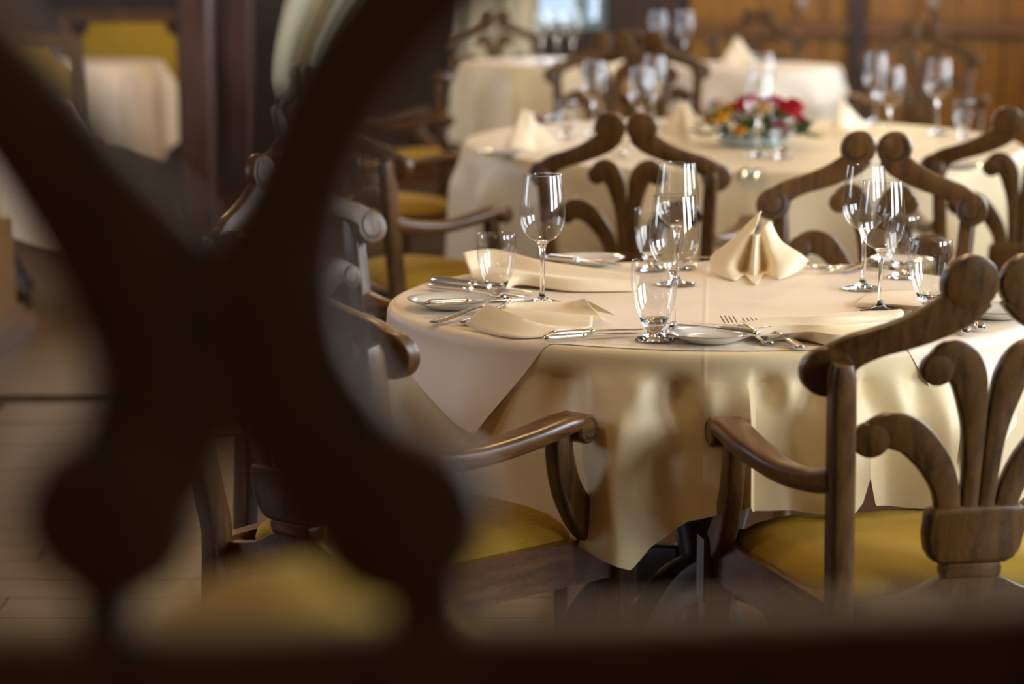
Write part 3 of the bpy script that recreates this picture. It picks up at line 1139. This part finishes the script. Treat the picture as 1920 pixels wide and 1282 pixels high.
cutlery('s', (1660, 506), (1556, 502), 'silver spoon behind the overlapping wine glasses')
cutlery('k', (1660, 487), (1582, 512), 'silver knife with bright blade before the overlapping wine glasses')
cutlery('f', (1338, 484), (1268, 498), 'silver fork behind the rear centre wine glass, left of the standing napkin')
cutlery('s', (1345, 490), (1283, 505), 'silver spoon behind the rear centre wine glass, left of the standing napkin')
cutlery('k', (1812, 629), (1755, 600), 'silver knife handle showing behind the sharp armchair, nearer one', sc=1.0)
cutlery('k', (1840, 622), (1783, 594), 'silver knife handle showing behind the sharp armchair, farther one', sc=1.0)
cutlery('s', (1390, 336), (1412, 300), 'blurred spoon glinting at the front of the flower table, left one', z=0.7482)
cutlery('s', (1412, 336), (1436, 300), 'blurred spoon glinting at the front of the flower table, right one', z=0.7482)
cutlery('k', (1172, 296), (1160, 262), 'blurred knife glinting behind the dark armchair back', z=0.7482)


# ------------------------------------------------------------------ napkins
def ruled_napkin(name, hinge, edge, label, sag=0.0, n=14, thick=0.0016, parent_z=0.0):
    """a pleated napkin that has toppled: pleats run from the pinched end to a zig-zag open edge"""
    b = MB()
    e = smooth_path([tuple(p) for p in edge], 5)
    h = smooth_path([tuple(p) for p in hinge], max(1, round(5 * (len(edge) - 1) / (len(hinge) - 1))))
    m = len(e)
    hh = [h[min(len(h) - 1, round(k * (len(h) - 1) / (m - 1)))] for k in range(m)]
    vs = []
    for i_ in range(n + 1):
        t = i_ / n
        for k in range(m):
            p = Vector(hh[k]).lerp(Vector(e[k]), t)
            p.z += sag * math.sin(PI * t) * (0.6 + 0.4 * math.sin(k * 0.9))
            p.z = max(p.z, TZ + 0.0012)
            vs.append(p)
    fs = [(i_ * m + k, i_ * m + k + 1, (i_ + 1) * m + k + 1, (i_ + 1) * m + k) for i_ in range(n) for k in range(m - 1)]
    b.add(vs, fs)
    o = b.build(name, NAPK)
    md = o.modifiers.new('cloth_thickness', 'SOLIDIFY')
    md.thickness = thick
    md.offset = 1
    return tag(o, label, 'napkin', 'folded cream napkins')


Z = TZ + 0.002


def crisp(P, n):
    """straight between folds with a slight belly, folds stay sharp"""
    out = []
    S = smooth_path(P, n)
    for i_ in range(len(P) - 1):
        for k in range(n):
            t = k / n
            q = S[i_ * n + k]
            out.append(tuple(0.72 * (a + (c - a) * t) + 0.28 * v for a, c, v in zip(P[i_], P[i_ + 1], q)))
    out.append(tuple(P[-1]))
    return out


def sheet(name, rows, label, fine=6, thick=0.0022, soft=False):
    """one cloth folded to and fro: rows of 3-D points, smoothed both ways"""
    A = [smooth_path([tuple(p) for p in r], fine) for r in rows]
    m = len(A[0])
    cols_ = [(smooth_path if soft else crisp)([r[k] for r in A], fine) for k in range(m)]
    n = len(cols_[0])
    b = MB()
    vs = []
    for c in cols_:
        for p in c:
            vs.append((p[0], p[1], max(p[2], TZ + 0.001)))
    b.add(vs, [(k * n + j, k * n + j + 1, (k + 1) * n + j + 1, (k + 1) * n + j) for k in range(m - 1) for j in range(n - 1)])
    o = b.build(name, NAPK)
    md = o.modifiers.new('cloth_thickness', 'SOLIDIFY')
    md.thickness = thick
    md.offset = 0
    return tag(o, label, 'napkin', 'folded cream napkins')


def rows_at(R_):
    return [[at(x, y, TZ + 0.001 + z) for x, y, z in r] for r in R_]


sheet('napkin', rows_at([
    [(905, 506, .002), (960, 505, .002), (1040, 508, .002), (1120, 514, .002), (1200, 526, .002)],
    [(868, 474, .046), (928, 468, .046), (1015, 489, .032), (1110, 503, .022), (1198, 518, .012)],
    [(880, 507, .022), (930, 500, .020), (1010, 512, .014), (1100, 520, .010), (1198, 528, .006)],
    [(884, 522, .014), (938, 513, .024), (1000, 516, .022), (1095, 527, .016), (1195, 535, .007)],
    [(888, 535, .0), (938, 547, .0), (975, 534, .004), (1075, 546, .0), (1194, 545, .0)]]),
    'long toppled cream napkin behind the left water glass and the lone wine glass')
sheet('napkin', rows_at([
    [(872, 607, .006), (905, 622, 0), (965, 633, 0), (1040, 630, 0)],
    [(912, 571, .036), (962, 590, .026), (1015, 610, .014), (1068, 622, .006)],
    [(925, 600, .003), (975, 606, .003), (1040, 612, .004), (1110, 612, .005)],
    [(935, 580, .022), (1000, 582, .020), (1060, 588, .016), (1112, 592, .014)],
    [(940, 588, .008), (1010, 594, .008), (1075, 598, .009), (1135, 600, .007)],
    [(945, 570, .026), (1010, 566, .024), (1065, 566, .022), (1096, 561, .034)],
    [(950, 580, .002), (1015, 575, .002), (1080, 575, .002), (1152, 590, .014)]]),
    'folded cream napkin with stepped layers at the front left between plate and knives')
sheet('napkin', rows_at([
    [(1428, 640, 0), (1500, 636, 0), (1575, 648, 0), (1690, 630, 0)],
    [(1434, 630, .010), (1512, 622, .016), (1585, 628, .016), (1700, 612, .014)],
    [(1418, 632, .004), (1480, 630, .004), (1560, 628, .006), (1690, 616, .006)],
    [(1406, 620, .014), (1480, 610, .020), (1570, 610, .022), (1700, 600, .018)],
    [(1396, 622, .006), (1470, 612, .008), (1560, 608, .010), (1690, 602, .010)],
    [(1386, 606, .012), (1460, 596, .018), (1560, 593, .022), (1695, 586, .020)],
    [(1385, 611, 0), (1450, 596, 0), (1550, 588, 0), (1690, 580, 0)]]),
    'flat toppled cream napkin beside the two forks at the front right')
sheet('napkin', rows_at([
    [(1600, 574, 0), (1640, 577, 0), (1690, 579, 0), (1740, 585, 0)],
    [(1603, 569, .004), (1645, 570, .007), (1690, 572, .008), (1740, 576, .008)],
    [(1610, 562, .006), (1655, 556, .010), (1695, 554, .012), (1742, 556, .012)],
    [(1620, 556, 0), (1660, 546, 0), (1700, 544, 0), (1745, 545, 0)]]),
    'small toppled cream napkin behind the right hand wine glass')
NY = at(1420, 512, TZ).y
stand = []
for r in ([(1428, 397, .040), (1426, 398, .036), (1419, 422, .012), (1412, 436, .010), (1418, 440, -.010), (1424, 438, .008), (1433, 424, .012), (1443, 415, .030), (1447, 420, .036)],
          [(1388, 436, .034), (1378, 446, .020), (1392, 462, -.006), (1404, 476, .020), (1415, 482, -.036), (1428, 476, .018), (1444, 462, -.012), (1462, 450, .018), (1470, 466, .034)],
          [(1336, 478, .030), (1338, 497, .004), (1370, 502, -.030), (1396, 508, .012), (1414, 522, -.056), (1432, 506, .016), (1454, 494, -.030), (1498, 479, .0), (1512, 486, .026)]):
    stand.append([on(x, y, NY + d) for x, y, d in r])
stand.append([at(1337, 488, TZ + .010), at(1341, 512, TZ + .001), at(1376, 525, TZ + .001), at(1396, 516, TZ + .001), at(1416, 533, TZ + .001), at(1434, 514, TZ + .001), at(1460, 523, TZ + .001), at(1497, 508, TZ + .006), at(1513, 490, TZ + .018)])
standing = sheet('napkin', stand, 'upright fan folded cream napkin standing at the rear of the sharp table', 7, soft=True)


def cone_napkin(loc, H, R, label, rz=0.0, folds=5, sc=1.0):
    """standing fan napkin: pinched peaks above, pleats opening to a wavy hem"""
    b = MB()
    m, n = 90, 16
    vs = []
    for i_ in range(n + 1):
        t = i_ / n
        for k in range(m + 1):
            s_ = k / m
            a = rad(-205 + 230 * s_)             # sweeps round the front (towards -y)
            pl = math.sin(s_ * PI * folds)
            rr = R * (1.0 + 0.30 * pl * min(1, t * 1.6)) * (t ** 0.8)
            side = abs(math.cos(a)) ** 2
            rr *= 1 + 0.28 * side
            apex = H * (0.90 + 0.10 * math.cos(s_ * PI * 4) + 0.05 * (1 - s_))
            z = apex * (1 - t) ** (1.0 + 0.25 * (1 - side)) + 0.016 * side * t * t
            lean = 0.02 * (1 - t)
            vs.append((rr * math.cos(a) + 0.012 * (s_ - 0.5) * (1 - t), rr * math.sin(a) * 0.62 + lean, max(z, 0.001)))
    fs = [(i_ * (m + 1) + k, i_ * (m + 1) + k + 1, (i_ + 1) * (m + 1) + k + 1, (i_ + 1) * (m + 1) + k) for i_ in range(n) for k in range(m)]
    b.add(vs, fs)
    o = b.build('napkin', NAPK)
    md = o.modifiers.new('cloth_thickness', 'SOLIDIFY')
    md.thickness = 0.002
    o.location = loc
    o.rotation_euler = (0, 0, rz)
    o.scale = (sc,) * 3
    return tag(o, label, 'napkin', 'folded cream napkins')


cone_napkin(at(1285, 262, 0.7482), 0.115, 0.05, 'blurred upright napkin left of the flower centrepiece', 0.2)
cone_napkin(at(995, 282, 0.7482), 0.115, 0.06, 'blurred upright napkin at the left of the flower table', 0.7, 3)
cone_napkin(at(1590, 246, 0.7482), 0.1, 0.06, 'blurred napkin at the rear right edge of the flower table', 0.9, 3)
cone_napkin(at(1385, 124, 0.8265), 0.12, 0.05, 'blurred upright napkin on the far bright table', 0.2, 3)
cone_napkin(at(1640, 345, 0.7482), 0.095, 0.06, 'pale napkin seen between the crest rails of the far armchair', 0.2, 3)


# ------------------------------------------------------------------ flower centrepiece
fp = at(1412, 272, 0.7482)
fr = thing('flower_centrepiece', 'low flower arrangement of red, pink and yellow blooms on the oval table', 'flowers', fp)
b = MB()
b.lathe([(0, 0), (0.06, 0), (0.082, 0.006), (0.09, 0.024), (0.086, 0.026), (0.075, 0.012), (0, 0.012)], 40)
b.build('dish', plain('pale_blue_dish', (0.45, 0.56, 0.60), 0.15, coat=0.5), fr)
lm = None
for k in range(150):
    a = random.uniform(0, 2 * PI)
    el = random.uniform(-0.1, 1.2)
    rr = random.uniform(0.06, 0.15)
    if lm is None:
        b = MB()
        b.add([(0, 0, 0), (0.012, 0.02, 0.003), (0, 0.045, 0.001), (-0.012, 0.02, 0.003), (0, 0.02, -0.002)], [(0, 1, 4), (1, 2, 4), (2, 3, 4), (3, 0, 4)])
        lm = o = b.build('leaf', LEAFM, fr, recalc=False)
    else:
        o = lm.copy()
        C.objects.link(o)
        o.parent = fr
    o.location = (rr * math.cos(a) * math.cos(el) * 0.9, rr * math.sin(a) * math.cos(el) * 0.9, 0.02 + 0.075 * math.sin(max(0, el)) * rr / 0.12)
    o.rotation_euler = (random.uniform(-0.3, 1.0), random.uniform(-0.6, 0.6), a - PI / 2)
    s_ = random.uniform(0.7, 1.3)
    o.scale = (s_,) * 3
blooms = {}
for mat, ss, lab in ((REDM, [(0.078, -0.03, 0.085, 1.25), (-0.03, -0.01, 0.092, 1.0), (0.10, 0.03, 0.095, 1.0), (0.06, 0.06, 0.1, 1), (-0.005, 0.05, 0.105, 1)], 'red bloom'),
                     (PINKM, [(0.055, -0.07, 0.05, 0.8), (0.11, -0.02, 0.06, 0.8), (0.045, 0.0, 0.105, 0.9)], 'pink bloom'),
                     (YELM, [(-0.078, -0.05, 0.072, 1.0), (-0.05, 0.0, 0.09, 0.9), (-0.04, -0.085, 0.04, 0.7), (0.02, -0.05, 0.095, 0.8), (-0.105, 0.01, 0.06, 0.7)], 'yellow bloom')):
    pm2 = None
    for x, y, z, s_ in ss:
        if pm2 is None:
            b = MB()
            for sh, (r0, h0) in enumerate(((0.010, 0.024), (0.017, 0.022), (0.024, 0.017))):
                pr = [(0.003, 0), (r0 * 0.7, 0.004), (r0, h0 * 0.55), (r0 * 0.93, h0)]
                N = 20
                rg = []
                for r, zz in pr:
                    rg.append([(r * (1 + 0.14 * math.sin(5 * 2 * PI * k / N + sh)) * math.cos(2 * PI * k / N), r * (1 + 0.14 * math.sin(5 * 2 * PI * k / N + sh)) * math.sin(2 * PI * k / N), zz) for k in range(N)])
                b.rings(rg, caps=False)
            pm2 = o = b.build('bloom', mat, fr)
        else:
            o = pm2.copy()
            C.objects.link(o)
            o.parent = fr
        o['label'] = lab
        o.location = (x, y, z)
        o.rotation_euler = (-y * 5 + 0.3, x * 5, 0)
        o.scale = (s_,) * 3
fr.scale = (1.22, 1.22, 1.15)

# ------------------------------------------------------------------ far left seating and draperies
t = thing('booth_bench', 'blurred bench at the left edge with a light wooden seat box and yellow cushion', 'bench', (-2.25, 8.35, 0))
b = MB()
b.box((0.27, 0, 0.03), (0.58, 0.9, 0.06))
b.box((0.255, 0, 0.075), (0.54, 0.86, 0.03))
b.build('plinth', PANELH, t, smooth=False)
b = MB()
b.box((0.25, 0, 0.245), (0.50, 0.82, 0.31))
b.build('seat_box', PANEL, t, smooth=False)
b = MB()
rg = []
for s_, z in ((1, 0.401), (1.0, 0.44), (0.96, 0.465), (0.8, 0.48), (0.4, 0.485)):
    rg.append([(0.25 + 0.24 * s_ * math.copysign(abs(math.cos(a)) ** 0.4, math.cos(a)), 0.4 * s_ * math.copysign(abs(math.sin(a)) ** 0.4, math.sin(a)), z) for a in [2 * PI * k / 32 for k in range(32)]])
b.rings(rg)
b.build('seat', FABRIC, t)

for nm, x, y, wd, ht, lab in (('upholstered_chair', -2.30, 11.6, 0.66, 0.93, 'blurred wooden framed chair with yellow upholstered back at upper left'),
                              ('upholstered_chair', -2.10, 14.0, 0.66, 0.98, 'farther yellow upholstered chair back above the hanging white cloth')):
    t = thing(nm, lab, 'chair', (x, y, 0), 0, 'yellow upholstered chairs')
    for sx in (-1, 1):
        b = MB()
        b.box((sx * wd / 2, -0.22, ht / 2), (0.06, 0.045, ht))
        b.build('rear_post', OAK, t, smooth=False)
        b = MB()
        b.box((sx * wd / 2, 0.2, 0.21), (0.05, 0.05, 0.42))
        b.build('front_leg', OAK, t, smooth=False)
    b = MB()
    b.box((0, -0.22, ht - 0.03), (wd - 0.06, 0.04, 0.06))
    b.build('top_rail', OAK, t, smooth=False)
    b = MB()
    b.box((0, 0, 0.40), (wd, 0.48, 0.05))
    b.build('seat_frame', OAK, t, smooth=False)
    b = MB()
    h2 = wd / 2 - 0.032
    o_ = [(-h2, 0.5), (h2, 0.5), (h2, ht - 0.17), (h2 - 0.03, ht - 0.14), (h2 - 0.07, ht - 0.13), (h2 - 0.1, ht - 0.065), (-h2 + 0.1, ht - 0.065), (-h2 + 0.07, ht - 0.13), (-h2 + 0.03, ht - 0.14), (-h2, ht - 0.17)]
    plate(b, o_, 0.03, lambda u, z, q: (u, -0.22 + q, z), 0.012)
    b.build('back_panel', FABRIC, t)
    b = MB()
    b.box((0, 0.01, 0.455), (wd - 0.06, 0.42, 0.06))
    b.build('seat', FABRIC, t, smooth=False)


def curtain(x0, x1, y, z0, z1, label, pin=None, amp=0.03, n=90):
    b = MB()
    vs = []
    R_ = 24
    for j in range(R_ + 1):
        t = j / R_
        z = z1 + (z0 - z1) * t
        for k in range(n + 1):
            s_ = k / n
            x = x0 + (x1 - x0) * s_
            if pin:
                pz, pxx, pw = pin
                d = min(1, abs(z - pz) / (0.62 if z > pz else 0.3))
                q = d * d * (3 - 2 * d)
                x = (pxx - pw + 2 * pw * s_) * (1 - q) + x * q
            vs.append((x, y + amp * math.sin(s_ * 13 + 1 + 1.5 * t) + amp * 0.4 * math.sin(s_ * 31 - 2 * t), z))
    fs = [(j * (n + 1) + k, j * (n + 1) + k + 1, (j + 1) * (n + 1) + k + 1, (j + 1) * (n + 1) + k) for j in range(R_) for k in range(n)]
    b.add(vs, fs)
    o = b.build('curtain', CURT)
    md = o.modifiers.new('cloth_thickness', 'SOLIDIFY')
    md.thickness = 0.004
    return tag(o, label, 'curtain')


curtain(-0.36, 0.16, WB - 0.12, 0.1, 2.5, 'pale cream curtain hanging beside the blue window')
curtain(-0.86, -0.42, 10.2, 0.72, 2.6, 'cream drapery gathered and lit, beside the dark doorway at upper centre', (0.80, -0.84, 0.12), 0.035)
b = MB()
b.bar((-1.0, 10.2, 2.62), (-0.4, 10.2, 2.62), 0.03, 0.03)
b.box((-0.7, 10.2, 2.76), (0.03, 0.03, 0.27))
struct(b.build('trim_curtain_rail', IRON, smooth=False))

# ------------------------------------------------------------------ foreground chair on the raised gallery
FY = 0.90
fc = thing('carved_chair', 'large dark out of focus carved chair back filling the left foreground, curved scroll arms crossing', 'chair', (-0.09, 1.1, 0.55))
fo = Vector((-0.09, 1.1, 0.55))


def FM(u, z, q):
    return (u - fo.x, FY - fo.y + q - 0.10 * (z - 1.15), z - fo.z)


def fgp(px, py, hw):
    p = on(px, py, FY)
    return (p.x, p.z, hw / 5000 * 1.27)


for pts, bulb_, foot in (
        ([(-330, -200, 85), (-210, -60, 86), (-80, 60, 88), (40, 185, 90), (160, 350, 98), (275, 520, 116), (322, 680, 112), (290, 830, 108), (235, 930, 110), (212, 965, 105)], (212, 962, 132), [(205, 1040, 60), (200, 1110, 45), (200, 1240, 45)]),
        ([(1010, -230, 84), (860, -90, 84), (728, 50, 84), (634, 190, 84), (566, 360, 84), (522, 530, 104), (545, 690, 106), (620, 830, 112), (700, 920, 116), (748, 965, 110)], (748, 962, 136), [(780, 1040, 80), (800, 1110, 62), (805, 1240, 62)])):
    b = MB()
    limb(b, [fgp(*q) for q in pts], 0.0125, FM, bev=0.005)
    u, z, r = fgp(*bulb_)
    disc(b, u, z, r, 0.014, FM, 32, 0.005)
    limb(b, [fgp(*q) for q in foot], 0.0118, FM)
    b.build('splat_scroll', OAKF, fc)
b = MB()
p0, p1 = on(-1180, 1300, FY), on(2120, 1245, FY)
limb(b, [(-0.39, p0.z, 0.024), (-0.1, p0.z, 0.024), (0.21, p1.z, 0.024)], 0.016, FM)
b.build('back_rail', OAKF, fc)
for x in (-0.40, 0.22):
    b = MB()
    b.sweep([FM(x, z, -0.012) for z in (0.56, 0.8, 1.1, 1.3, 1.5)], (1, 0, 0), 0.02, 0.018, n=16, p=0.4)
    b.build('rear_post', OAKF, fc)
    b = MB()
    b.box((x - fo.x, 1.36 - fo.y, 0.2205), (0.045, 0.045, 0.44))
    b.build('front_leg', OAKF, fc, smooth=False)
b = MB()
limb(b, [(-0.41, 1.43, 0.03), (-0.25, 1.46, 0.035), (-0.09, 1.48, 0.05), (0.07, 1.46, 0.035), (0.23, 1.43, 0.03)], 0.014, FM)
b.build('crest_rail', OAKF, fc)
b = MB()
b.box((0, 0.02, 0.40), (0.58, 0.46, 0.05))
b.build('seat_frame', OAKF, fc, smooth=False)
b = MB()
rg = []
for s_, z in ((1, 0.426), (1.0, 0.44), (0.9, 0.455), (0.75, 0.468), (0.5, 0.482), (0.25, 0.49), (0.1, 0.492)):
    rg.append([(-0.006 + 0.115 * s_ * math.cos(a), 0.03 + 0.17 * s_ * math.sin(a), 0.426 + (z - 0.426) * 1.3) for a in [2 * PI * k / 40 for k in range(40)]])
b.rings(rg)
b.build('seat_cushion', FABRIC, fc)
